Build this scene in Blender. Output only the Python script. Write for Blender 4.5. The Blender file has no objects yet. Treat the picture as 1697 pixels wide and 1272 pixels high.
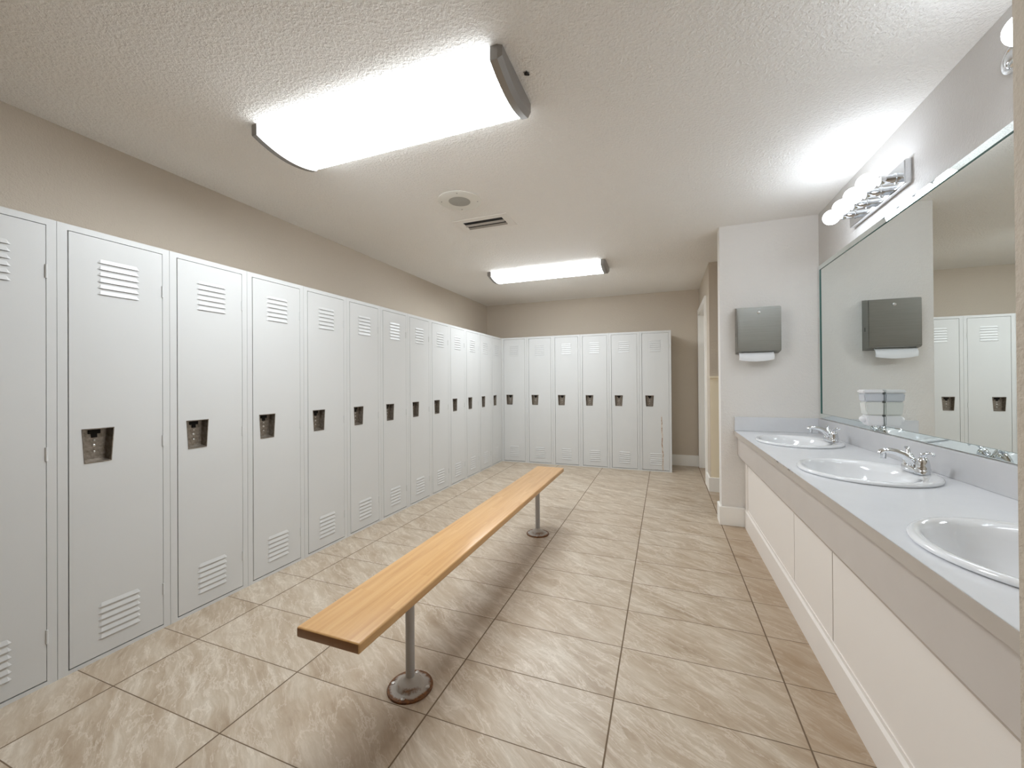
import bpy, bmesh, math
from mathutils import Vector, Matrix
PI = math.pi
sc = bpy.context.scene
COL = sc.collection

# ------------------------------------------------------------------ helpers
def link(name, bm, mats, parent=None, smooth=None):
    me = bpy.data.meshes.new(name)
    bmesh.ops.recalc_face_normals(bm, faces=bm.faces[:])
    bm.to_mesh(me); bm.free()
    for m in (mats if isinstance(mats, (list, tuple)) else [mats]):
        me.materials.append(m)
    if smooth is not None:
        for p in me.polygons: p.use_smooth = True
        me.set_sharp_from_angle(angle=math.radians(smooth))
    o = bpy.data.objects.new(name, me); COL.objects.link(o)
    if parent is not None: o.parent = parent
    return o

def tag(o, label=None, cat=None, group=None, kind=None):
    if label: o['label'] = label
    if cat: o['category'] = cat
    if group: o['group'] = group
    if kind: o['kind'] = kind
    return o

def thing(name, label, cat, loc=(0, 0, 0), rotz=0, group=None):
    o = bpy.data.objects.new(name, None); COL.objects.link(o)
    o.empty_display_size = 0.05
    o.location = loc; o.rotation_euler = (0, 0, rotz)
    return tag(o, label, cat, group)

def copy_tree(o, parent=None):
    c = o.copy(); COL.objects.link(c)
    if parent is not None: c.parent = parent
    for ch in list(o.children): copy_tree(ch, c)
    return c

def box(bm, x0, x1, y0, y1, z0, z1, mi=0):
    v = [bm.verts.new((x, y, z)) for x in (x0, x1) for y in (y0, y1) for z in (z0, z1)]
    fs = []
    for f in ((0, 1, 3, 2), (4, 6, 7, 5), (0, 4, 5, 1), (2, 3, 7, 6), (0, 2, 6, 4), (1, 5, 7, 3)):
        fc = bm.faces.new([v[i] for i in f]); fc.material_index = mi; fs.append(fc)
    return fs

def boxm(*a, bevel=0, seg=2):
    bm = bmesh.new(); box(bm, *a)
    if bevel: bmesh.ops.bevel(bm, geom=bm.edges[:], offset=bevel, segments=seg, affect='EDGES', profile=.5)
    return bm

def prism(bm, pts, axis, a, b, mi=0):
    """extrude the polygon pts (two coordinates) along axis from a to b"""
    def P(u, v, w):
        return {'x': (w, u, v), 'y': (u, w, v), 'z': (u, v, w)}[axis]
    A = [bm.verts.new(P(u, v, a)) for u, v in pts]; B = [bm.verts.new(P(u, v, b)) for u, v in pts]
    n = len(pts)
    for f in [A, B[::-1]] + [[A[i], A[(i + 1) % n], B[(i + 1) % n], B[i]] for i in range(n)]:
        fc = bm.faces.new(f); fc.material_index = mi

def rings(bm, rs, close_first=True, close_last=True, mi=0):
    """skin a list of closed vertex loops given as coordinate lists"""
    L = [[bm.verts.new(c) for c in r] for r in rs]
    n = len(L[0])
    for A, B in zip(L, L[1:]):
        for i in range(n):
            f = bm.faces.new((A[i], A[(i + 1) % n], B[(i + 1) % n], B[i])); f.material_index = mi
    if close_first: bm.faces.new(L[0][::-1]).material_index = mi
    if close_last: bm.faces.new(L[-1]).material_index = mi

def lathe(bm, prof, c=(0, 0, 0), axis='z', n=32, mi=0, cf=True, cl=True):
    rs = []
    for r, h in prof:
        ring = []
        for k in range(n):
            a = 2 * PI * k / n
            u, v = r * math.cos(a), r * math.sin(a)
            d = {'z': (u, v, h), 'x': (h, u, v), 'y': (u, h, v)}[axis]
            ring.append((c[0] + d[0], c[1] + d[1], c[2] + d[2]))
        rs.append(ring)
    rings(bm, rs, cf, cl, mi)

def tube(bm, path, radii, n=16, squash=1.0, mi=0):
    """round tube along a path of points, one radius per point; squash flattens the second axis"""
    P = [Vector(p) for p in path]; rs = []
    up = Vector((0, 1, 0))
    for i, p in enumerate(P):
        t = (P[min(i + 1, len(P) - 1)] - P[max(i - 1, 0)]).normalized()
        a = up - t * up.dot(t)
        if a.length < 1e-4: a = Vector((1, 0, 0)) - t * t.x
        a.normalize(); b = t.cross(a)
        rs.append([tuple(p + a * (radii[i] * math.cos(2 * PI * k / n)) + b * (radii[i] * squash * math.sin(2 * PI * k / n))) for k in range(n)])
    rings(bm, rs, True, True, mi)

def sphere(bm, c, r, u=24, v=16, sz=1.0):
    m = Matrix.Translation(c) @ Matrix.Diagonal((1, 1, sz, 1))
    bmesh.ops.create_uvsphere(bm, u_segments=u, v_segments=v, radius=r, matrix=m)

# ------------------------------------------------------------------ materials
def srgb(r, g, b):
    f = lambda c: (c / 12.92 if c <= .04045 else ((c + .055) / 1.055) ** 2.4)
    return (f(r / 255), f(g / 255), f(b / 255), 1)

class M:
    def __init__(s, name):
        s.m = bpy.data.materials.new(name); s.m.use_nodes = True
        s.t = s.m.node_tree; s.b = s.t.nodes['Principled BSDF']; s.out = s.t.nodes['Material Output']
    def n(s, typ, **kw):
        x = s.t.nodes.new(typ)
        for k, v in kw.items(): setattr(x, k, v)
        return x
    def l(s, a, b): s.t.links.new(a, b)
    def set(s, **kw):
        for k, v in kw.items(): s.b.inputs[k.replace('_', ' ')].default_value = v
        return s
    def math(s, op, a, b=None, c=None):
        x = s.n('ShaderNodeMath', operation=op)
        for i, v in enumerate((a, b, c)):
            if v is None: continue
            if isinstance(v, (int, float)): x.inputs[i].default_value = v
            else: s.l(v, x.inputs[i])
        return x.outputs[0]
    def noise(s, vec, scale, detail=3, rough=.5, dist=0):
        x = s.n('ShaderNodeTexNoise'); x.inputs['Scale'].default_value = scale; x.inputs['Detail'].default_value = detail
        x.inputs['Roughness'].default_value = rough; x.inputs['Distortion'].default_value = dist
        if vec is not None: s.l(vec, x.inputs['Vector'])
        return x.outputs['Fac']
    def ramp(s, fac, stops):
        x = s.n('ShaderNodeValToRGB'); e = x.color_ramp.elements
        e[0].position, e[0].color = stops[0]; e[1].position, e[1].color = stops[-1]
        for p, c in stops[1:-1]:
            q = e.new(p); q.color = c
        s.l(fac, x.inputs[0]); return x.outputs[0]
    def mix(s, fac, a, b, blend='MIX'):
        x = s.n('ShaderNodeMix', data_type='RGBA', blend_type=blend)
        for i, v in ((0, fac), (6, a), (7, b)):
            if isinstance(v, (int, float, tuple)): x.inputs[i].default_value = v
            else: s.l(v, x.inputs[i])
        return x.outputs[2]
    def bump(s, h, strength, dist):
        x = s.n('ShaderNodeBump'); x.inputs['Strength'].default_value = strength; x.inputs['Distance'].default_value = dist
        s.l(h, x.inputs['Height']); s.l(x.outputs[0], s.b.inputs['Normal'])
    def coords(s): return s.n('ShaderNodeTexCoord').outputs['Object']
    def map(s, vec, loc=(0, 0, 0), rot=(0, 0, 0), scale=(1, 1, 1)):
        x = s.n('ShaderNodeMapping')
        x.inputs['Location'].default_value = loc; x.inputs['Rotation'].default_value = rot; x.inputs['Scale'].default_value = scale
        s.l(vec, x.inputs['Vector']); return x.outputs[0]

def plain(name, rgb, rough=.5, metal=0, spec=.5, coat=0):
    m = M(name); m.set(Base_Color=srgb(*rgb), Roughness=rough, Metallic=metal)
    m.b.inputs['Specular IOR Level'].default_value = spec
    m.b.inputs['Coat Weight'].default_value = coat
    return m.m

def emitter(name, rgb, strength):
    m = M(name); m.set(Base_Color=(.8, .8, .8, 1), Roughness=.4)
    m.b.inputs['Emission Color'].default_value = (*rgb, 1); m.b.inputs['Emission Strength'].default_value = strength
    return m.m

def wall_paint(name, rgb, bump=.65):
    m = M(name); m.set(Roughness=.55); m.b.inputs['Specular IOR Level'].default_value = .3
    c = m.coords()
    var = m.noise(c, 1.7, 3)
    a = srgb(*rgb); d = tuple(x * .94 for x in a[:3]) + (1,)
    m.l(m.mix(var, d, a), m.b.inputs['Base Color'])
    h = m.math('ADD', m.noise(c, 150, 3, .6), m.math('MULTIPLY', m.noise(c, 55, 2, .5), .8))
    m.bump(h, bump, .004)
    return m.m

WALL = wall_paint('taupe_paint', (206, 194, 178))
WALL_LAMPLIT = wall_paint('taupe_paint_lamplit', (235, 231, 226))  # partition: wall paint with the vanity lamps' light put into its colour
WALL_LAMPLIT_GREY = wall_paint('taupe_paint_lamplit_grey', (208, 204, 200))  # vanity wall: same paint, greyed, cool lamp light put into the colour
DARKVOID = plain('dark_interior', (25, 23, 21), .9)

def ceiling_mat():
    m = M('textured_ceiling'); m.set(Roughness=.75); m.b.inputs['Specular IOR Level'].default_value = .25
    c = m.coords()
    a = m.noise(c, 78, 4, .6, .1); b = m.noise(c, 190, 2, .5)
    blobs = m.ramp(a, [(.42, (0, 0, 0, 1)), (.62, (1, 1, 1, 1))])
    h = m.math('ADD', blobs, m.math('MULTIPLY', b, .35))
    var = m.noise(c, .8, 2)
    m.l(m.mix(var, srgb(249, 245, 239), srgb(251, 248, 243)), m.b.inputs['Base Color'])
    m.bump(h, .55, .008)
    return m.m
CEIL = ceiling_mat()

def tile_mat():
    m = M('travertine_floor_tile')
    c = m.coords()
    s = m.n('ShaderNodeSeparateXYZ'); m.l(c, s.inputs[0])
    WX, WY, X0, Y0 = .6126, .3063, -.1852, 1.5334
    u = m.math('DIVIDE', m.math('SUBTRACT', s.outputs[0], X0), WX)
    v = m.math('DIVIDE', m.math('SUBTRACT', s.outputs[1], Y0), WY)
    iu, iv = m.math('FLOOR', u), m.math('FLOOR', v)
    fu, fv = m.math('FRACT', u), m.math('FRACT', v)
    du = m.math('MULTIPLY', m.math('MINIMUM', fu, m.math('SUBTRACT', 1, fu)), WX)
    dv = m.math('MULTIPLY', m.math('MINIMUM', fv, m.math('SUBTRACT', 1, fv)), WY)
    d = m.math('MINIMUM', m.math('MULTIPLY', du, .62), dv)
    tile = m.math('SMOOTH_MIN', m.math('DIVIDE', d, .0021), 1, .15)
    tile = m.ramp(m.math('DIVIDE', d, .003), [(.40, (0, 0, 0, 1)), (.75, (1, 1, 1, 1))])
    idv = m.n('ShaderNodeCombineXYZ'); m.l(iu, idv.inputs[0]); m.l(iv, idv.inputs[1])
    wn = m.n('ShaderNodeTexWhiteNoise', noise_dimensions='3D'); m.l(idv.outputs[0], wn.inputs[0])
    off = m.n('ShaderNodeVectorMath', operation='SCALE'); m.l(wn.outputs['Color'], off.inputs[0]); off.inputs['Scale'].default_value = 31
    add = m.n('ShaderNodeVectorMath', operation='ADD'); m.l(c, add.inputs[0]); m.l(off.outputs[0], add.inputs[1])
    ang = math.radians(-148)
    warp = m.n('ShaderNodeTexNoise'); warp.inputs['Scale'].default_value = 3.2; warp.inputs['Detail'].default_value = 3
    m.l(add.outputs[0], warp.inputs['Vector'])
    wsc = m.n('ShaderNodeVectorMath', operation='SCALE'); m.l(warp.outputs['Color'], wsc.inputs[0]); wsc.inputs['Scale'].default_value = .10
    wp = m.n('ShaderNodeVectorMath', operation='ADD'); m.l(add.outputs[0], wp.inputs[0]); m.l(wsc.outputs[0], wp.inputs[1])
    rot = m.map(wp.outputs[0], rot=(0, 0, ang))
    st = m.map(rot, scale=(1.9, 6.0, 1))
    st2 = m.map(rot, scale=(3.5, 26, 1))
    big = m.noise(st, 1.7, 6, .68, .15)
    fine = m.noise(st2, 1.5, 8, .72, .15)
    vein = m.math('ABSOLUTE', m.math('SUBTRACT', m.noise(st, 1.6, 7, .65, .3), .5))
    veinm = m.ramp(vein, [(.0, (1, 1, 1, 1)), (.02, (0, 0, 0, 1))])
    base = m.ramp(big, [(.25, srgb(150, 130, 106)), (.45, srgb(179, 162, 141)), (.6, srgb(193, 179, 160)), (.78, srgb(207, 196, 180))])
    base = m.mix(m.math('MULTIPLY', m.ramp(fine, [(.35, (1, 1, 1, 1)), (.55, (0, 0, 0, 1))]), .34), base, srgb(160, 138, 114))
    base = m.mix(m.math('MULTIPLY', m.ramp(fine, [(.52, (0, 0, 0, 1)), (.72, (1, 1, 1, 1))]), .5), base, srgb(228, 217, 202))
    base = m.mix(m.math('MULTIPLY', veinm, .35), base, srgb(232, 222, 208))
    sp = m.n('ShaderNodeSeparateColor'); m.l(wn.outputs['Color'], sp.inputs[0])
    base = m.mix(m.math('MULTIPLY', sp.outputs[2], .16), base, srgb(178, 156, 132))
    # browner tile tone next to the vanity toe board
    brownx = m.ramp(m.math('ADD', s.outputs[0], m.math('MULTIPLY', m.noise(c, 4, 3), .25)), [(.42, (0, 0, 0, 1)), (.62, (1, 1, 1, 1))])
    base = m.mix(m.math('MULTIPLY', brownx, .38), base, srgb(150, 118, 82))
    grout = m.mix(m.noise(c, 5, 3), srgb(84, 68, 52), srgb(128, 108, 86))
    m.l(m.mix(tile, grout, base), m.b.inputs['Base Color'])
    m.l(m.ramp(tile, [(0, (.9, .9, .9, 1)), (1, (.36, .36, .36, 1))]), m.b.inputs['Roughness'])
    m.b.inputs['Specular IOR Level'].default_value = .35
    h = m.math('ADD', m.math('MULTIPLY', tile, 1), m.math('MULTIPLY', fine, .25))
    m.bump(h, .35, .002)
    return m.m
TILE = tile_mat()

def paint_steel(name, rust=False):
    m = M(name); m.set(Roughness=.38); m.b.inputs['Specular IOR Level'].default_value = .4
    c = m.coords()
    var = m.noise(c, 2.2, 2)
    col = m.mix(var, srgb(204, 204, 202), srgb(211, 211, 209))
    if rust:
        s = m.n('ShaderNodeSeparateXYZ'); m.l(c, s.inputs[0])
        wob = m.math('MULTIPLY', m.math('SUBTRACT', m.noise(c, 7, 3), .5), .035)
        cx = m.math('ADD', .266, m.math('MULTIPLY', m.math('SUBTRACT', .75, s.outputs[2]), .028))
        dx = m.math('ABSOLUTE', m.math('SUBTRACT', m.math('ADD', s.outputs[0], wob), cx))
        line = m.ramp(m.math('DIVIDE', dx, .012), [(.25, (1, 1, 1, 1)), (1, (0, 0, 0, 1))])
        zz = m.ramp(m.math('DIVIDE', s.outputs[2], 1.9), [(.37, (1, 1, 1, 1)), (.385, (0, 0, 0, 1))])
        halo = m.math('MULTIPLY', m.math('MULTIPLY', line, zz), .45)
        col = m.mix(halo, col, srgb(205, 176, 140))
        spots = m.ramp(m.noise(m.map(c, scale=(60, 60, 26)), 1, 3, .6), [(.50, (0, 0, 0, 1)), (.57, (1, 1, 1, 1))])
        core = m.ramp(m.math('DIVIDE', dx, .007), [(.3, (1, 1, 1, 1)), (1, (0, 0, 0, 1))])
        col = m.mix(m.math('MULTIPLY', m.math('MULTIPLY', spots, zz), core), col, srgb(134, 86, 46))
        low = m.ramp(m.math('DIVIDE', s.outputs[2], .06), [(.2, (1, 1, 1, 1)), (.5, (0, 0, 0, 1))])
        col = m.mix(m.math('MULTIPLY', m.math('MULTIPLY', spots, low), .8), col, srgb(140, 92, 50))
    m.l(col, m.b.inputs['Base Color'])
    m.bump(m.noise(c, 220, 2), .06, .001)
    return m.m
STEEL_WHITE = paint_steel('white_enamel_steel')
STEEL_RUST = paint_steel('rust_streaked_enamel_steel', True)

def cup_mat():
    m = M('aged_latch_steel'); m.set(Roughness=.42, Metallic=.75)
    c = m.coords()
    m.l(m.ramp(m.noise(c, 60, 4, .6), [(.3, srgb(112, 102, 90)), (.7, srgb(160, 152, 142))]), m.b.inputs['Base Color'])
    return m.m
CUP = cup_mat()
SCREW = plain('bright_screw', (205, 203, 200), .3, .9)
CHROME = plain('polished_chrome', (225, 227, 230), .06, 1)
CAPMETAL = plain('satin_nickel_plastic', (150, 146, 142), .38, .45)
TRIM = plain('white_trim_gloss', (247, 245, 240), .4)
CREAM = plain('cream_wainscot', (244, 232, 206), .45)
PANEL = plain('vanity_panel_white', (240, 233, 226), .45)
PORCELAIN = plain('porcelain', (236, 237, 239), .1, 0, .5, .6)
PLASTIC = plain('white_plastic', (236, 236, 238), .3)
PAPER = plain('paper_towel', (240, 241, 243), .8)

def stainless():
    m = M('brushed_stainless'); m.set(Metallic=.95)
    c = m.coords()
    g = m.noise(m.map(c, scale=(6, 6, 520)), 1, 3, .6)
    m.l(m.ramp(g, [(.2, srgb(140, 139, 133)), (.8, srgb(156, 155, 149))]), m.b.inputs['Base Color'])
    m.l(m.ramp(g, [(.2, (.3, .3, .3, 1)), (.8, (.42, .42, .42, 1))]), m.b.inputs['Roughness'])
    m.bump(g, .08, .001)
    return m.m
STAINLESS = stainless()

def laminate(name, a, b, rough=.3, chips=False):
    m = M(name); m.set(Roughness=rough)
    c = m.coords()
    col = m.mix(m.noise(c, 9, 5, .6), srgb(*a), srgb(*b))
    if chips:
        s = m.n('ShaderNodeSeparateXYZ'); m.l(c, s.inputs[0])
        topz = m.ramp(m.math('SUBTRACT', s.outputs[2], .7), [(.064, (0, 0, 0, 1)), (.070, (1, 1, 1, 1))])
        zone = m.math('MULTIPLY', m.ramp(m.math('DIVIDE', s.outputs[1], 4), [(.50, (0, 0, 0, 1)), (.53, (1, 1, 1, 1))]),
                      m.ramp(m.math('DIVIDE', s.outputs[1], 4), [(.60, (1, 1, 1, 1)), (.62, (0, 0, 0, 1))]))
        sp = m.ramp(m.noise(m.map(c, scale=(30, 22, 60)), 1, 4, .65), [(.54, (0, 0, 0, 1)), (.57, (1, 1, 1, 1))])
        col = m.mix(m.math('MULTIPLY', m.math('MULTIPLY', sp, topz), zone), col, srgb(72, 60, 48))
    m.l(col, m.b.inputs['Base Color'])
    return m.m
COUNTER = laminate('pale_grey_laminate', (217, 218, 221), (226, 227, 230), .22)
EDGE = laminate('taupe_laminate', (184, 174, 164), (192, 183, 174), .4, True)
APRON = laminate('taupe_apron_paint', (200, 191, 184), (206, 198, 191), .45)

def wood_mat():
    m = M('varnished_maple'); m.set(Roughness=.42)
    c = m.coords()
    s = m.n('ShaderNodeSeparateXYZ'); m.l(c, s.inputs[0])
    strip = m.math('FLOOR', m.math('DIVIDE', m.math('ADD', s.outputs[0], .5), .0585))
    cell = m.math('FLOOR', m.math('ADD', m.math('DIVIDE', s.outputs[1], .62), m.math('MULTIPLY', strip, .37)))
    cv = m.n('ShaderNodeCombineXYZ'); m.l(strip, cv.inputs[0]); m.l(cell, cv.inputs[1])
    wn = m.n('ShaderNodeTexWhiteNoise', noise_dimensions='3D'); m.l(cv.outputs[0], wn.inputs[0])
    off = m.n('ShaderNodeVectorMath', operation='SCALE'); m.l(wn.outputs['Color'], off.inputs[0]); off.inputs['Scale'].default_value = 17
    ad = m.n('ShaderNodeVectorMath', operation='ADD'); m.l(c, ad.inputs[0]); m.l(off.outputs[0], ad.inputs[1])
    g = m.noise(m.map(ad.outputs[0], scale=(34, 1.6, 34)), 1, 5, .6, .5)
    g2 = m.noise(m.map(ad.outputs[0], scale=(160, 6, 160)), 1, 3, .6)
    col = m.ramp(g, [(.25, srgb(186, 137, 81)), (.5, srgb(206, 161, 105)), (.75, srgb(219, 178, 123))])
    col = m.mix(m.math('MULTIPLY', g2, .25), col, srgb(190, 138, 80))
    col = m.mix(m.math('MULTIPLY', wn.outputs['Value'], .22), col, srgb(204, 152, 92))
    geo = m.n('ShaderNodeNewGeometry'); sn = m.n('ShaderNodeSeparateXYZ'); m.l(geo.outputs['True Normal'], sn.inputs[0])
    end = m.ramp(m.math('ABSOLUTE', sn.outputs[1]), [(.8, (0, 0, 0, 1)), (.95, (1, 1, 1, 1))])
    col = m.mix(m.math('MULTIPLY', end, .8), col, srgb(120, 72, 28))   # darker end grain, deepened with the shade of the end faces painted in
    m.l(col, m.b.inputs['Base Color'])
    m.b.inputs['Coat Weight'].default_value = .3; m.b.inputs['Coat Roughness'].default_value = .2
    return m.m
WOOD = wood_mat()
POSTPAINT = plain('grey_enamel_pipe', (168, 166, 164), .4)

def flange_mat():
    m = M('rusty_grey_flange'); m.set(Roughness=.5)
    c = m.coords()
    s = m.n('ShaderNodeVectorMath', operation='LENGTH')
    flat = m.map(c, scale=(1, 1, 0)); m.l(flat, s.inputs[0])
    r = m.math('ADD', s.outputs['Value'], m.math('MULTIPLY', m.math('SUBTRACT', m.noise(c, 38, 4, .65), .5), .034))
    rim = m.ramp(m.math('DIVIDE', r, .1), [(.68, (0, 0, 0, 1)), (.77, (1, 1, 1, 1))])
    mid = m.math('MULTIPLY', m.ramp(m.math('ABSOLUTE', m.math('DIVIDE', m.math('SUBTRACT', r, .049), .01)), [(.1, (1, 1, 1, 1)), (.7, (0, 0, 0, 1))]),
                 m.ramp(m.noise(c, 14, 3), [(.48, (0, 0, 0, 1)), (.6, (1, 1, 1, 1))]))
    grey = m.mix(m.noise(c, 30, 3), srgb(168, 160, 150), srgb(182, 176, 168))
    rust = m.ramp(m.noise(c, 90, 4, .6), [(.3, srgb(70, 40, 16)), (.7, srgb(140, 88, 38))])
    m.l(m.mix(m.math('MAXIMUM', rim, m.math('MULTIPLY', mid, .8)), grey, rust), m.b.inputs['Base Color'])
    return m.m
FLANGE = flange_mat()

def mirror_mat(name, tint):
    m = M(name); m.set(Base_Color=tint, Roughness=0, Metallic=1)
    return m.m
MIRROR = mirror_mat('silvered_glass', (.86, .89, .87, 1))
MIRROR_BEVEL = mirror_mat('silvered_bevel_glass', (.84, .90, .89, 1))
GLASS_EDGE = plain('green_glass_edge', (74, 112, 108), .15)
LENS = emitter('lit_acrylic_lens', (.93, 1.0, 1.06), 21)
BULB = emitter('lit_frosted_globe', (.90, 1.0, 1.12), 15.5)
LENS_SIDE = emitter('lit_acrylic_lens_side', (.93, 1.0, 1.06), 4.5)
GRILLE = plain('speaker_grille_grey', (168, 166, 158), .6)
RINGWHITE = plain('speaker_ring_white', (228, 225, 216), .5)
SLAT = plain('vent_slat_grey', (176, 170, 162), .5)
SOAP = M('milky_soap_reservoir'); SOAP.set(Base_Color=srgb(236, 238, 234), Roughness=.2); SOAP.b.inputs['Transmission Weight'].default_value = .1; SOAP = SOAP.m
CLEAR = M('clear_frosted_reservoir'); CLEAR.set(Base_Color=srgb(216, 220, 227), Roughness=.2); CLEAR.b.inputs['Transmission Weight'].default_value = .08; CLEAR = CLEAR.m

# ------------------------------------------------------------------ setting
ZC = 2.44
XL, YB, XR = -2.746, 6.094, 1.110          # left wall, back wall, vanity wall
XS = .452                                   # side wall of the alcove beyond the passage
YP0, YP1 = 3.703, 3.835                     # partition at the end of the vanity
YN0, YN1 = .598, .728                       # partition at the near end of the vanity
YR = 4.765                                  # wall that faces the room across the passage
XE = 2.6                                    # far end of the passage
YREAR = -1.5
def struct(name, bm, m, smooth=None):
    return tag(link(name, bm, m, None, smooth), kind='structure')
T = .1
struct('floor', boxm(XL - T, XE + T, YREAR - T, YB + T, -.1, 0), TILE)
struct('ceiling', boxm(XL - T, XE + T, YREAR - T, YB + T, ZC, ZC + .1), CEIL)
struct('wall_left', boxm(XL - T, XL, YREAR - T, YB + T, 0, ZC), WALL)
struct('wall_back', boxm(XL, XE + T, YB, YB + T, 0, ZC), WALL)
struct('wall_rear', boxm(XL, XE + T, YREAR - T, YREAR, 0, ZC), WALL)
struct('wall_right', boxm(XR, XR + T, YN1, YP0, 0, ZC), WALL_LAMPLIT_GREY)
struct('wall_partition', boxm(.432, XE, YP0, YP1, 0, ZC), WALL_LAMPLIT)
struct('wall_near', boxm(.432, XE, YN0, YN1, 0, ZC), WALL)
struct('wall_passage', boxm(XE, XE + T, YREAR, YB, 0, ZC), WALL)
# the alcove's side wall with the doorway, and the wall across the passage
DY0, DY1, DZ = 5.11, 6.015, 2.075
bm = bmesh.new()
box(bm, XS, XS + .115, YR, DY0, 0, ZC); box(bm, XS, XS + .115, DY1, YB, 0, ZC); box(bm, XS, XS + .115, DY0, DY1, DZ, ZC)
struct('wall_side', bm, WALL)
struct('wall_return', boxm(XS + .115, XE, YR, YR + .115, 0, ZC), WALL)
# wainscot with its cap on the return wall
bm = bmesh.new(); box(bm, XS + .004, XE, YR - .006, YR, .15, 1.205); box(bm, XS - .002, XE, YR - .02, YR, 1.205, 1.225)
struct('trim_wainscot', bm, CREAM)
# door and casing
bm = bmesh.new(); box(bm, XS + .07, XS + .11, DY0 + .012, DY1 - .012, .008, DZ - .012)
for z0, z1 in ((.25, .95), (1.1, 1.9)):
    box(bm, XS + .064, XS + .07, DY0 + .13, DY1 - .13, z0, z1)
struct('door_1', bm, TRIM)
bm = bmesh.new()
box(bm, XS, XS + .115, DY0, DY0 + .012, 0, DZ); box(bm, XS, XS + .115, DY1 - .012, DY1, 0, DZ); box(bm, XS, XS + .115, DY0, DY1, DZ - .012, DZ)
CW = .068
box(bm, XS - .02, XS, DY0 - CW, DY0 + .004, 0, DZ + CW); box(bm, XS - .02, XS, DY1 - .004, DY1 + CW, 0, DZ + CW); box(bm, XS - .02, XS, DY0 + .004, DY1 - .004, DZ - .004, DZ + CW)
struct('trim_door_casing', bm, TRIM)
# baseboards
BH, BT = .15, .017
def board(name, *segs):
    bm = bmesh.new()
    for x0, x1, y0, y1 in segs:
        s = bmesh.new(); box(s, x0, x1, y0, y1, 0, BH)
        me = bpy.data.meshes.new('t'); bmesh.ops.bevel(s, geom=[e for e in s.edges if abs(e.verts[0].co.z - BH) < 1e-6 and abs(e.verts[1].co.z - BH) < 1e-6], offset=.005, segments=2, affect='EDGES')
        s.to_mesh(me); s.free(); bm.from_mesh(me); bpy.data.meshes.remove(me)
    struct(name, bm, TRIM)
board('baseboard_partition', (.432 - BT, .602, YP0 - BT, YP0), (.432 - BT, .432, YP0, YP1), (.432 - BT, XE, YP1, YP1 + BT))
board('baseboard_return', (XS - BT, XE, YR - BT, YR), (XS - BT, XS, YR, DY0 - CW))
board('baseboard_back', (.09, XS - .02, YB - BT, YB))
board('baseboard_near', (.432 - BT, .432, YN0, YN1), (.432 - BT, .58, YN1, YN1 + BT))
board('baseboard_left', (XL, XL + BT, YREAR, .44))

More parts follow.
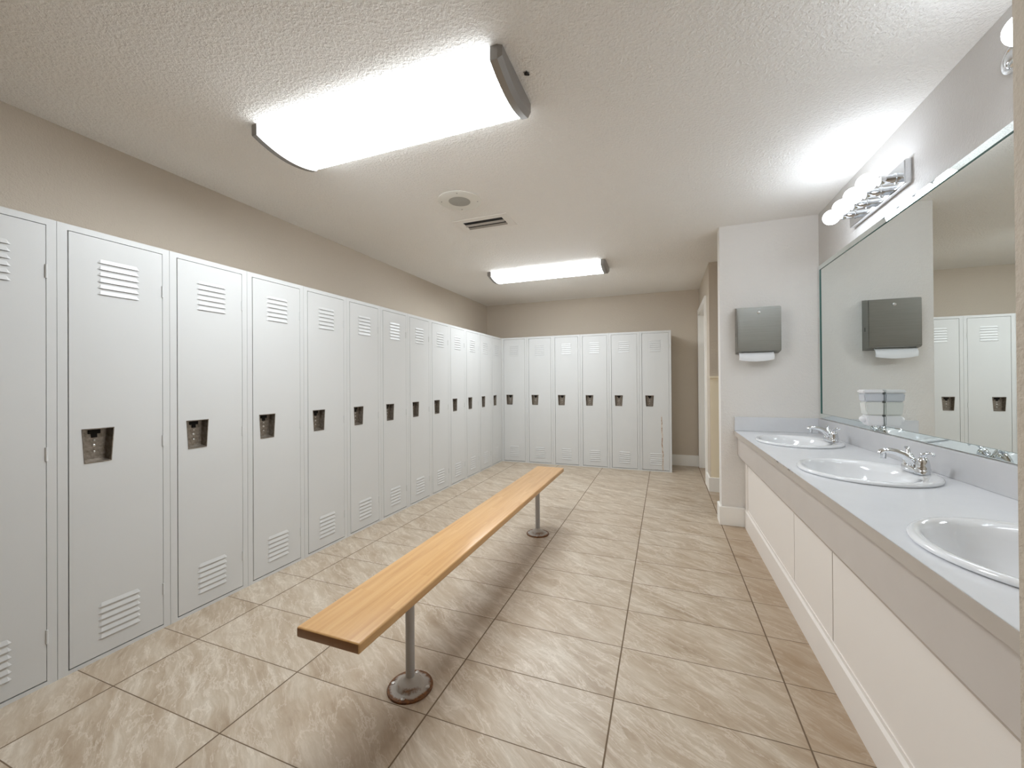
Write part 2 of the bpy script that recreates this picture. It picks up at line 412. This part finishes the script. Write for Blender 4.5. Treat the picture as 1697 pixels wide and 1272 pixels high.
# ------------------------------------------------------------------ lockers
W, H, D = .3915, 1.834, .455
PITCH = .3929
OX0, OX1, OZ0, OZ1 = .030, .3630, .015, 1.809
def make_locker():
    t = thing('locker', 'x', 'locker')
    bm = bmesh.new()
    box(bm, 0, OX0, 0, .022, 0, H); box(bm, OX1, W, 0, .022, 0, H)
    box(bm, OX0, OX1, 0, .022, 0, OZ0); box(bm, OX0, OX1, 0, .022, OZ1, H)
    link('frame', bm, STEEL_WHITE, t)
    bm = bmesh.new()
    box(bm, 0, .0015, .022, D, 0, H); box(bm, W - .0015, W, .022, D, 0, H)
    box(bm, .0015, W - .0015, .022, D, H - .0015, H); box(bm, .0015, W - .0015, .022, D, .012, .0135); box(bm, .0015, W - .0015, D - .0015, D, .0135, H - .0015)
    link('casing', bm, STEEL_WHITE, t)
    # door with a trapezoid hole for the recessed latch
    g = .0036
    x0, x1, z0, z1 = OX0 + g, OX1 - g * .6, OZ0 + .0055, OZ1 - g * .8
    O = [(x0, z0), (x1, z0), (x1, z1), (x0, z1)]
    Hh = [(.0815, .849), (.1665, .849), (.1755, .989), (.0735, .989)]
    bm = bmesh.new()
    yf, yb = -.0005, .016
    fo = [bm.verts.new((x, yf, z)) for x, z in O]; fi = [bm.verts.new((x, yf, z)) for x, z in Hh]
    bo = [bm.verts.new((x, yb, z)) for x, z in O]; bi = [bm.verts.new((x, yb, z)) for x, z in Hh]
    for i in range(4):
        j = (i + 1) % 4
        bm.faces.new((fo[i], fo[j], fi[j], fi[i])); bm.faces.new((bo[j], bo[i], bi[i], bi[j]))
        bm.faces.new((fo[j], fo[i], bo[i], bo[j])); bm.faces.new((fi[i], fi[j], bi[j], bi[i]))
    door = link('door', bm, STEEL_WHITE, t)
    # pressed louvres
    def vent(zb):
        bm = bmesh.new()
        lx0, lx1, st = .1215, .2715, .0270
        for k in range(6):
            zl = zb + k * st; zt = zl + .017
            A, B = bm.verts.new((lx0 + .012, yf, zt)), bm.verts.new((lx1 - .012, yf, zt))
            C, Dd = bm.verts.new((lx0 + .010, yf - .0044, zl)), bm.verts.new((lx1 - .010, yf - .0044, zl))
            E, F = bm.verts.new((lx0, yf, zl)), bm.verts.new((lx1, yf, zl))
            for f, mi in (((A, B, Dd, C), 0), ((A, C, E), 0), ((B, F, Dd), 0), ((C, Dd, F, E), 1)):
                bm.faces.new(f).material_index = mi
        return link('louver_vent', bm, [STEEL_WHITE, DARKVOID], door)  # dark underside face paints in the shade inside the open slit
    vent(1.566); vent(.088)
    # recessed latch cup
    bm = bmesh.new()
    rim_o = [(.0795, .8465), (.1685, .8465), (.1778, .9915), (.0712, .9915)]
    inn = [(.0825, .850), (.1655, .850), (.1743, .988), (.0747, .988)]
    bk = [(.088, .858), (.160, .858), (.166, .985), (.083, .985)]
    L = [[(x, -.0008, z) for x, z in rim_o], [(x, -.0025, z) for x, z in rim_o], [(x, -.0025, z) for x, z in inn], [(x, .033, z) for x, z in bk]]
    rings(bm, L, False, True)
    bm.normal_update()
    cup = link('latch_cup', bm, CUP, door); tag(cup, 'recessed grey steel latch cup')
    bm = bmesh.new()
    cx = .1245
    box(bm, cx - .020, cx + .020, .029, .0335, .966, .983); box(bm, cx - .009, cx + .009, .029, .0335, .950, .966)
    link('latch_slot', bm, DARKVOID, cup)
    bm = bmesh.new()
    for z, r in ((.938, .004), (.915, .0062), (.889, .004)):
        lathe(bm, [(r, .0335), (r, .0305), (r * .6, .0292)], (cx, 0, z), 'y', 12)
    link('latch_screw', bm, SCREW, cup, 40)
    for zc in (1.625, .905, .190):
        bm = bmesh.new(); lathe(bm, [(.0042, zc - .027), (.0042, zc + .027)], (OX1 - g * .35, -.001, 0), 'z', 12)
        link('hinge', bm, STEEL_WHITE, door, 40)
    return t

ORD = ['first', 'second', 'third', 'fourth', 'fifth', 'sixth', 'seventh', 'eighth', 'ninth', 'tenth', 'eleventh', 'twelfth']
proto = make_locker()
for k in range(13):                                    # left row, from the photo's left edge to the corner
    o = proto if k == 0 else copy_tree(proto)
    y = 5.577 - PITCH * (13 - k)
    o.location = (-2.273, y + .0007, 0); o.rotation_euler = (0, 0, PI / 2)
    n = 13 - k
    if k == 0: lab = 'white steel locker cut off by the left edge of the photo, hinge side showing'
    elif k <= 5: lab = f'white steel locker on the left wall, {ORD[k - 1]} whole one from the left edge'
    elif n == 1: lab = 'white steel locker at the far end of the left row, right in the corner'
    else: lab = f'white steel locker on the left wall, {ORD[n - 1]} one back from the far corner'
    tag(o, lab, 'locker', 'lockers along the left wall')
for k in range(6):                                     # back row, from the corner to the doorway
    o = copy_tree(proto)
    o.location = (-2.2725 + PITCH * k, 5.577, 0); o.rotation_euler = (0, 0, 0)
    if k == 5:
        lab = 'white steel locker with rust streaks, at the doorway end of the back row'
        for ch in o.children:
            if ch.name.startswith('door'):
                ch.data = ch.data.copy(); ch.data.materials[0] = STEEL_RUST
                for g in ch.children:
                    if g.name.startswith('louver_vent'):
                        g.data = g.data.copy(); g.data.materials[0] = STEEL_RUST
    elif k == 0: lab = 'white steel locker at the corner end of the back row'
    else: lab = f'white steel locker in the back row, {ORD[k]} one out from the corner'
    tag(o, lab, 'locker', 'lockers along the back wall')

# ------------------------------------------------------------------ bench
BX, BZ = -.928, .442
b = thing('bench', 'long varnished wooden bench on two grey pipe posts bolted to the tile floor', 'bench', (BX, 2.142, 0))
bm = boxm(-.119, .119, -1.235, 1.235, BZ - .033, BZ, bevel=.007, seg=3)
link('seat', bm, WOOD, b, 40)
for yy in (1.318 - 2.142, 2.993 - 2.142):
    bm = bmesh.new(); lathe(bm, [(.0172, .018), (.0172, BZ - .033)], (0, yy, 0), 'z', 24)
    lathe(bm, [(.05, BZ - .0385), (.05, BZ - .033)], (0, yy, 0), 'z', 24)
    link('post', bm, POSTPAINT, b, 40)
    bm = bmesh.new()
    lathe(bm, [(.086, 0), (.087, .003), (.085, .007), (.055, .0085), (.053, .010), (.048, .020), (.039, .0285), (.030, .033), (.023, .0375), (.0176, .045)], (0, 0, 0), 'z', 48)
    f = link('flange', bm, FLANGE, b, 50); f.location = (0, yy, 0); tag(f, 'round floor flange with a rusted rim')
    for k in range(4):
        a = math.radians(12 + 90 * k)
        bm = bmesh.new(); lathe(bm, [(.0078, .007), (.0078, .0098), (.005, .0118)], (.07 * math.cos(a), .07 * math.sin(a), 0), 'z', 14)
        link('screw', bm, SCREW, f, 40)

# ------------------------------------------------------------------ vanity
CX0, CZ = .525, .772
VY0, VY1 = YN1 + .002, YP0 - .001
v = thing('vanity_cabinet', 'long white panelled vanity base under the grey countertop', 'cabinet', (.6, VY0, 0))
def at(o, root): o.location = -Vector(root.location); return o
PX = .605
seams = [VY0, 1.905, 2.400, VY1]
for a, c in zip(seams, seams[1:]):
    g0 = .0035 if a > VY0 else 0; g1 = .0035 if c < VY1 else 0
    at(link('panel', boxm(PX, PX + .006, a + g0, c - g1, .16, .60), PANEL, v), v)
at(link('backing', boxm(PX + .0063, PX + .014, VY0, VY1, .02, .60), DARKVOID, v), v)
at(link('corner_trim', boxm(PX - .006, PX, VY1 - .105, VY1 - .02, .15, .55, bevel=.002), PANEL, v), v)
bm = bmesh.new(); prism(bm, [(PX - .012, 0), (PX + .012, 0), (PX + .012, .16), (PX - .004, .16), (PX - .004, .145), (PX - .012, .135)], 'y', VY0, VY1 - BT - .002)
at(link('toe_board', bm, PANEL, v), v)
bm = bmesh.new(); prism(bm, [(.549, CZ - .036), (.549, .575), (.6045, .508), (.6045, .540), (.567, .582), (.567, CZ - .036)], 'y', VY0, VY1)
a = at(link('apron', bm, APRON, v), v); tag(a, 'taupe apron board with a sloped underside')

ct = thing('countertop', 'pale grey laminate countertop with backsplash holding the row of sinks', 'countertop', (CX0, VY0, CZ))
SINKS = [(.806, 3.103), (.806, 2.178), (.806, 1.243)]
def counter_bm():
    bm = bmesh.new()
    cuts = [VY1, (SINKS[0][1] + SINKS[1][1]) / 2, (SINKS[1][1] + SINKS[2][1]) / 2, VY0]
    X0, X1 = CX0 + .002, XR - .001
    for (cx, cy), yt, yb in zip(SINKS, cuts, cuts[1:]):
        angs = sorted({round(2 * PI * k / 64, 6) for k in range(64)} | {round(math.atan2(y - cy, x - cx) % (2 * PI), 6) for x in (X0, X1) for y in (yt, yb)})
        inner, outer = [], []
        for a in angs:
            dx, dy = math.cos(a), math.sin(a)
            k = 1 / math.sqrt((dx / .222) ** 2 + (dy / .252) ** 2)
            inner.append((cx + dx * k, cy + dy * k))
            tt = min([((X1 if dx > 0 else X0) - cx) / dx if abs(dx) > 1e-9 else 9e9, ((yt if dy > 0 else yb) - cy) / dy if abs(dy) > 1e-9 else 9e9])
            outer.append((cx + dx * tt, cy + dy * tt))
        for z in (CZ, CZ - .034):
            I = [bm.verts.new((x, y, z)) for x, y in inner]; O = [bm.verts.new((x, y, z)) for x, y in outer]
            n = len(I)
            for i in range(n): bm.faces.new((I[i], I[(i + 1) % n], O[(i + 1) % n], O[i]))
    bmesh.ops.remove_doubles(bm, verts=bm.verts[:], dist=1e-5)
    return bm
at(link('worktop', counter_bm(), COUNTER, ct), ct)
at(link('front_edge', boxm(CX0, CX0 + .0018, VY0, VY1, CZ - .036, CZ - .0003), EDGE, ct), ct)
at(link('backsplash', boxm(XR - .02, XR - .0005, VY0, VY1 - .02, CZ + .0003, .884, bevel=.0015), laminate('backsplash_laminate', (198, 198, 200), (208, 207, 208), .3), ct), ct)
at(link('side_splash', boxm(CX0 + .004, XR - .0005, VY1 - .019, VY1, CZ + .0003, .884, bevel=.0015), COUNTER, ct), ct)

def make_sink():
    t = thing('sink', 'x', 'sink')
    bm = bmesh.new(); N = 64
    def ring(cx, sx, sy, z): return [(cx + sx * math.cos(2 * PI * k / N), sy * math.sin(2 * PI * k / N), z) for k in range(N)]
    R = [ring(0, .218, .249, -.004), ring(0, .232, .264, .0008), ring(0, .2372, .2695, .005), ring(0, .2365, .2685, .011), ring(0, .231, .263, .0155), ring(-.001, .222, .254, .0165),
         ring(-.014, .199, .243, .0145), ring(-.022, .186, .234, .010), ring(-.027, .178, .226, .000), ring(-.029, .172, .220, -.02),
         ring(-.030, .160, .208, -.06), ring(-.030, .140, .184, -.10), ring(-.030, .105, .14, -.128), ring(-.030, .06, .075, -.143), ring(-.030, .022, .022, -.146)]
    rings(bm, R, False, False)
    link('basin', bm, PORCELAIN, t, 80)
    bm = bmesh.new(); lathe(bm, [(.024, -.147), (.024, -.1435), (.019, -.1425), (.016, -.145), (.002, -.1445)], (-.030, 0, 0), 'z', 24)
    link('drain', bm, CHROME, t, 40)
    bm = bmesh.new(); lathe(bm, [(.009, 0), (.009, .002), (.006, .003)], (-.195, 0, -.045), 'x', 16)
    link('overflow_ring', bm, CHROME, t, 40)
    return t
def make_faucet():
    t = thing('faucet', 'x', 'faucet')
    bm = bmesh.new(); N = 40
    def stad(s, z, dx=0):
        r = []
        for k in range(N):
            a = 2 * PI * k / N; c, sn = math.cos(a), math.sin(a)
            r.append((dx + s * .027 * math.copysign(abs(c) ** .8, c), s * .078 * math.copysign(abs(sn) ** .62, sn), z))
        return r
    rings(bm, [stad(1, 0), stad(1.0, .012), stad(.95, .019), stad(.82, .024)])
    link('base_plate', bm, CHROME, t, 50)
    bm = bmesh.new()
    path = [(.006, 0, .018), (-.004, 0, .034), (-.020, 0, .054), (-.042, 0, .070), (-.066, 0, .080), (-.088, 0, .084), (-.104, 0, .0825), (-.114, 0, .078), (-.118, 0, .071)]
    tube(bm, path, [.027, .0245, .0205, .0172, .0150, .0138, .0133, .0128, .0115], 20, .8)
    lathe(bm, [(.0105, .050), (.0105, .064), (.0115, .066), (.0115, .076)], (-.107, 0, 0), 'z', 18)
    link('spout', bm, CHROME, t, 60)
    for s in (-1, 1):
        bm = bmesh.new()
        lathe(bm, [(.0245, .016), (.0245, .023), (.0225, .026), (.0222, .038), (.0195, .054), (.0135, .066), (.006, .071)], (.002, s * .051, 0), 'z', 24)
        h = link('handle', bm, CHROME, t, 50)
        bm = bmesh.new()
        tube(bm, [(.000, s * .047, .062), (.002, s * .057, .078), (.006, s * .069, .0875), (.010, s * .083, .0895), (.013, s * .096, .086), (.014, s * .102, .083)], [.0105, .0098, .0075, .0068, .0088, .005], 14, .7)
        link('lever', bm, CHROME, h, 60)
    bm = bmesh.new(); lathe(bm, [(.0022, .02), (.0022, .066), (.0052, .068), (.0058, .074), (.003, .078)], (.022, 0, 0), 'z', 14)
    link('lift_rod', bm, CHROME, t, 50)
    return t
sp, fp = make_sink(), make_faucet()
SL = ['white oval drop-in sink at the far end of the counter, beside the partition', 'white oval drop-in sink in the middle of the counter', 'white oval drop-in sink nearest the camera, cut off by the near wall']
FL = ['chrome two-handle faucet on the far sink beside the partition', 'chrome two-handle faucet on the middle sink', 'chrome two-handle faucet on the nearest sink, mostly out of view']
for i, (x, y) in enumerate(SINKS):
    s = sp if i == 0 else copy_tree(sp); s.location = (x, y, CZ); tag(s, SL[i], 'sink', 'sinks in the vanity counter')
    f = fp if i == 0 else copy_tree(fp); f.location = (.986, y + .012, CZ + .0155); tag(f, FL[i], 'faucet', 'faucets on the sinks')

# ------------------------------------------------------------------ mirror
MY0, MY1, MZ0, MZ1 = YN1 + .004, YP0 - .008, .888, 2.042
mr = thing('wall_mirror', 'large wall mirror with a mirrored border, above the counter and its sinks', 'mirror', (XR, MY0, MZ0))
at(link('glass', boxm(XR - .005, XR - .0005, MY0, MY1, MZ0, MZ1), MIRROR, mr), mr)
bw, xi, xo, xb = .036, XR - .0108, XR - .0062, XR - .0052
def strip(pts_in, pts_out):
    """bevel strip: inner edge stands proud, outer edge thin; each pts = two (y,z) ends"""
    bm = bmesh.new()
    I = [bm.verts.new((xi, *p)) for p in pts_in]; O = [bm.verts.new((xo, *p)) for p in pts_out]
    Ib = [bm.verts.new((xb, *p)) for p in pts_in]; Ob = [bm.verts.new((xb, *p)) for p in pts_out]
    for f, mi in (((I[0], I[1], O[1], O[0]), 0), ((I[0], I[1], Ib[1], Ib[0]), 1), ((O[0], O[1], Ob[1], Ob[0]), 1),
                  ((Ib[0], Ib[1], Ob[1], Ob[0]), 1), ((I[0], O[0], Ob[0], Ib[0]), 1), ((I[1], O[1], Ob[1], Ib[1]), 1)):
        bm.faces.new(f).material_index = mi
    at(link('bevel_strip', bm, [MIRROR_BEVEL, GLASS_EDGE], mr), mr)
strip([(MY0, MZ1 - bw), (MY1 - bw, MZ1 - bw)], [(MY0, MZ1), (MY1, MZ1)])
strip([(MY0, MZ0 + bw), (MY1 - bw, MZ0 + bw)], [(MY0, MZ0), (MY1, MZ0)])
strip([(MY1 - bw, MZ0 + bw), (MY1 - bw, MZ1 - bw)], [(MY1, MZ0), (MY1, MZ1)])

# ------------------------------------------------------------------ vanity lights
def make_bar():
    t = thing('vanity_light', 'x', 'wall light')
    L = .305
    bm = bmesh.new(); box(bm, -.030, 0, -L, L, -.058, .058)
    bmesh.ops.bevel(bm, geom=[e for e in bm.edges if e.verts[0].co.x < -.02 and e.verts[1].co.x < -.02], offset=.004, segments=2, affect='EDGES')
    link('back_plate', bm, CHROME, t, 40)
    for k in range(4):
        y = -.2286 + .1524 * k
        bm = bmesh.new(); lathe(bm, [(.026, -.030), (.026, -.034), (.0215, -.036), (.0215, -.066), (.0225, -.068), (.0225, -.096), (.018, -.0965)], (0, y, 0), 'x', 24)
        link('socket', bm, CHROME, t, 40)
        bm = bmesh.new()
        prof = [(.0135, -.094), (.0165, -.104)]
        cxx, r = -.146, .0435
        for i in range(3, 19):
            a = PI * i / 20 - .12 + .12 * i / 20
            prof.append((r * math.sin(a), cxx + r * math.cos(a)))
        prof.append((.004, cxx - r))
        lathe(bm, prof, (0, y, 0), 'x', 28)
        link('globe_bulb', bm, BULB, t, 80)
    return t
bar = make_bar(); bar.location = (XR - .0005, 2.765, 2.170)
tag(bar, 'chrome four-globe vanity light bar above the mirror, near the partition', 'wall light', 'vanity light bars over the mirror')
b2 = copy_tree(bar); b2.location = (XR - .0005, 1.352, 2.172)
tag(b2, 'chrome vanity light bar in the top right corner, only its end globe showing', 'wall light')
# chrome wall fitting between the light bars
wf = thing('wall_fitting', 'round chrome wall fitting with a white strip at the right edge above the mirror', 'wall fitting', (XR, 1.852, 2.248))
bm = bmesh.new(); lathe(bm, [(.048, -.0005), (.048, -.010), (.046, -.014), (.036, -.016), (.032, -.012), (.026, -.020), (.012, -.026), (.002, -.027)], (0, 0, 0), 'x', 32)
link('chrome_cup', bm, CHROME, wf, 35)
link('white_strip', boxm(-.016, -.0005, -.036, -.014, -.155, -.052, bevel=.002), PLASTIC, wf)

# ------------------------------------------------------------------ ceiling fixtures
def make_ceiling_light(y0, y1, x0, x1):
    """origin on the ceiling at the middle; lens profile in y,z"""
    hw = (y1 - y0) / 2; hl = (x1 - x0) / 2
    t = thing('ceiling_light', 'x', 'ceiling light')
    def prof(g, drop):
        pts = [(-hw - g, 0), (-hw - g, -.050 - drop)]
        n = 14
        for k in range(1, n):
            u = -1 + 2 * k / n
            pts.append(((hw + g) * u, -.050 - drop - .034 * (1 - u * u)))
        return pts + [(hw + g, -.050 - drop), (hw + g, 0)]
    cap = .047
    bm = bmesh.new(); prism(bm, prof(0, 0), 'x', -hl + cap - .01, hl - cap + .01)
    lens = link('lens', bm, [LENS, LENS_SIDE], t, 30)
    for p in lens.data.polygons:
        if abs(p.normal.y) > .9: p.material_index = 1
    for s in (-1, 1):
        bm = bmesh.new()
        A, B, C = prof(.006, .005), prof(.006, .005), prof(-.004, -.012)
        xa, xb, xc = s * (hl - cap), s * (hl - .017), s * hl
        rings(bm, [[(xa, y, z) for y, z in A], [(xb, y, z) for y, z in B], [(xc, y, z) for y, z in C]])
        link('end_cap', bm, CAPMETAL, t, 30)
    return t
l1 = make_ceiling_light(1.392, 1.745, -1.888, -.558); l1.location = (-1.223, 1.5685, ZC - .0005)
tag(l1, 'lit white wraparound ceiling light with grey end caps, the large one nearest the camera', 'ceiling light', 'wraparound ceiling lights')
l2 = copy_tree(l1); l2.location = (-1.226, 4.395, ZC - .0005)
tag(l2, 'lit white wraparound ceiling light farther back, in front of the back lockers', 'ceiling light')

sp_ = thing('ceiling_speaker', 'round white ceiling speaker with a grey centre grille', 'speaker', (-1.322, 2.487, ZC))
bm = bmesh.new(); lathe(bm, [(.150, -.0005), (.150, -.004), (.146, -.0065), (.076, -.0085), (.074, -.006)], (0, 0, 0), 'z', 56, cl=False)
link('ring', bm, RINGWHITE, sp_, 40)
bm = bmesh.new(); lathe(bm, [(.0745, -.002), (.0745, -.0068), (.05, -.0095), (.012, -.011), (.006, -.0125)], (0, 0, 0), 'z', 40)
link('grille', bm, GRILLE, sp_, 60)
for k in range(4):
    a = math.radians(20 + 90 * k)
    bm = bmesh.new(); lathe(bm, [(.0042, -.004), (.0042, -.0088), (.0028, -.0098)], (.125 * math.cos(a), .125 * math.sin(a), 0), 'z', 12)
    link('screw', bm, CAPMETAL, sp_, 40)

vt = thing('ceiling_vent', 'small rectangular ceiling air vent with dark slots beside the speaker', 'vent', (-1.318, 2.905, ZC))
bm = bmesh.new()
for x0, x1, y0, y1 in ((-.225, .225, -.115, -.062), (-.225, .225, .072, .125), (-.225, -.166, -.062, .072), (.166, .225, -.062, .072)):
    box(bm, x0, x1, y0, y1, -.0045, -.0005)
link('frame', bm, plain('vent_frame_paint', (238, 234, 228), .6), vt)
link('duct', boxm(-.166, .166, -.062, .072, -.002, -.0008), DARKVOID, vt)
for yy in (-.004, .056):
    bm = bmesh.new(); prism(bm, [(yy - .010, -.003), (yy - .008, -.002), (yy + .012, -.012), (yy + .010, -.013)], 'x', -.166, .166)
    link('slat', bm, SLAT, vt)

bm = bmesh.new(); sphere(bm, (0, 0, 0), .009, 12, 8, .6); sphere(bm, (.006, .007, 0), .006, 10, 6, .6)
for k in range(5):
    a = 1.3 * k; tube(bm, [(0, 0, 0), (.014 * math.cos(a), .014 * math.sin(a), .002)], [.0012, .0006], 5)
sk = link('insect', bm, plain('black_insect', (40, 34, 28), .6), None, 60); sk.location = (-.518, 1.558, ZC - .005)
tag(sk, 'tiny dark insect on the ceiling beside the near light', 'insect')

# ------------------------------------------------------------------ paper towel dispenser, towel, soap
td = thing('towel_dispenser', 'brushed steel paper towel dispenser on the pale partition wall', 'paper towel dispenser', (.690, YP0, 1.575))
bm = bmesh.new()
hw = .149
prof = [(0, -.186), (0, .186), (-.070, .174), (-.100, .170), (-.100, -.165), (-.088, -.172)]
prism(bm, prof, 'x', -hw, hw)
bmesh.ops.bevel(bm, geom=[e for e in bm.edges if all(abs(abs(w.co.x) - hw) < 1e-6 for w in e.verts) and all(w.co.y < -.01 for w in e.verts)], offset=.004, segments=2, affect='EDGES')
link('cover', bm, STAINLESS, td, 30)
bm = bmesh.new(); lathe(bm, [(.0115, -.100), (.0115, -.103), (.009, -.1055), (.004, -.107)], (.002, 0, .130), 'y', 20)
link('lock', bm, SCREW, td, 40)
for s in (-1, 1):
    link('side_slot', boxm(s * hw - .0004, s * hw + .0004, -.05, -.042, -.05, -.02), DARKVOID, td)
# towel: a curved folded sheet hanging out of the slot
bm = bmesh.new(); N = 16; lay = []
for th in (0, .006):
    rows = []
    for j, (yy, zz) in enumerate(((-.060, 1.402), (-.078, 1.388), (-.088, 1.372), (-.090, 1.352), (-.086, 1.335))):
        row = []
        for i in range(N + 1):
            u = -1 + 2 * i / N
            drop = -.010 * (1 - u * u) * (j / 4) + .004 * abs(u) ** 3 * (j / 4)
            row.append(bm.verts.new((.6755 + .119 * u, YP0 + yy + th, zz + drop)))
        rows.append(row)
    lay.append(rows)
for rows in lay:
    for A, B in zip(rows, rows[1:]):
        for i in range(N): bm.faces.new((A[i], A[i + 1], B[i + 1], B[i]))
for i in range(N):
    for j in (0, 4): bm.faces.new((lay[0][j][i], lay[0][j][i + 1], lay[1][j][i + 1], lay[1][j][i]))
for i in (0, N):
    for j in range(4): bm.faces.new((lay[0][j][i], lay[0][j + 1][i], lay[1][j + 1][i], lay[1][j][i]))
tw = link('hanging_paper_towel', bm, PAPER, None, 60)
tag(tw, 'white folded paper towel hanging out of the steel dispenser', 'paper towel')

sd = thing('soap_dispenser', 'white and clear soap dispenser stuck to the mirror above the far sinks', 'soap dispenser', (XR - .0055, 2.766, .925))
def tap(z0, z1, d0, d1, w0, w1, bev=.006):
    """tapered block against the mirror: depth d and half width w at z0 and z1"""
    bm = bmesh.new()
    A = [(-.001, -w0, z0), (-d0, -w0, z0), (-d0, w0, z0), (-.001, w0, z0)]; B = [(-.001, -w1, z1), (-d1, -w1, z1), (-d1, w1, z1), (-.001, w1, z1)]
    rings(bm, [A, B])
    bmesh.ops.bevel(bm, geom=bm.edges[:], offset=bev, segments=2, affect='EDGES')
    return bm
link('housing', tap(0, .056, .070, .078, .035, .036), PLASTIC, sd, 40)
link('soap_reservoir', tap(.0565, .130, .076, .084, .034, .037), SOAP, sd, 40)
link('clear_reservoir', tap(.1305, .176, .084, .088, .037, .039), CLEAR, sd, 40)
link('lid', tap(.1765, .196, .092, .092, .041, .041), PLASTIC, sd, 40)
bm = bmesh.new(); sphere(bm, (-.078, 0, .034), .020, 20, 12, .9)
link('push_lever', bm, PLASTIC, sd, 80)

# ------------------------------------------------------------------ camera
f, cy, yaw, pitch, roll, h = 667.190, 630.635, .361819, .00403122, -.00703767, 1.17470
c, s = math.cos(yaw), math.sin(yaw)
fw = Vector((-s * math.cos(pitch), c * math.cos(pitch), math.sin(pitch)))
rt = Vector((c, s, 0)); up = rt.cross(fw)
r2 = rt * math.cos(roll) + up * math.sin(roll); u2 = -rt * math.sin(roll) + up * math.cos(roll)
cam = bpy.data.cameras.new('camera'); co = bpy.data.objects.new('camera', cam); COL.objects.link(co)
mw = Matrix((r2, u2, -fw)).transposed().to_4x4(); mw.translation = (0, 0, h)
co.matrix_world = mw
cam.sensor_fit = 'HORIZONTAL'; cam.sensor_width = 36; cam.lens = f * 36 / 1697
cam.shift_y = (cy - 636) / 1697
cam.clip_start = .02
sc.camera = co

# ------------------------------------------------------------------ world and view
w = bpy.data.worlds.new('world'); sc.world = w; w.use_nodes = True
w.node_tree.nodes['Background'].inputs[0].default_value = (.9, .95, 1, 1); w.node_tree.nodes['Background'].inputs[1].default_value = .02
sc.view_settings.view_transform = 'Standard'; sc.view_settings.look = 'None'
sc.view_settings.exposure = .30; sc.view_settings.gamma = 1
sc.cycles.diffuse_bounces = 8; sc.cycles.max_bounces = 14
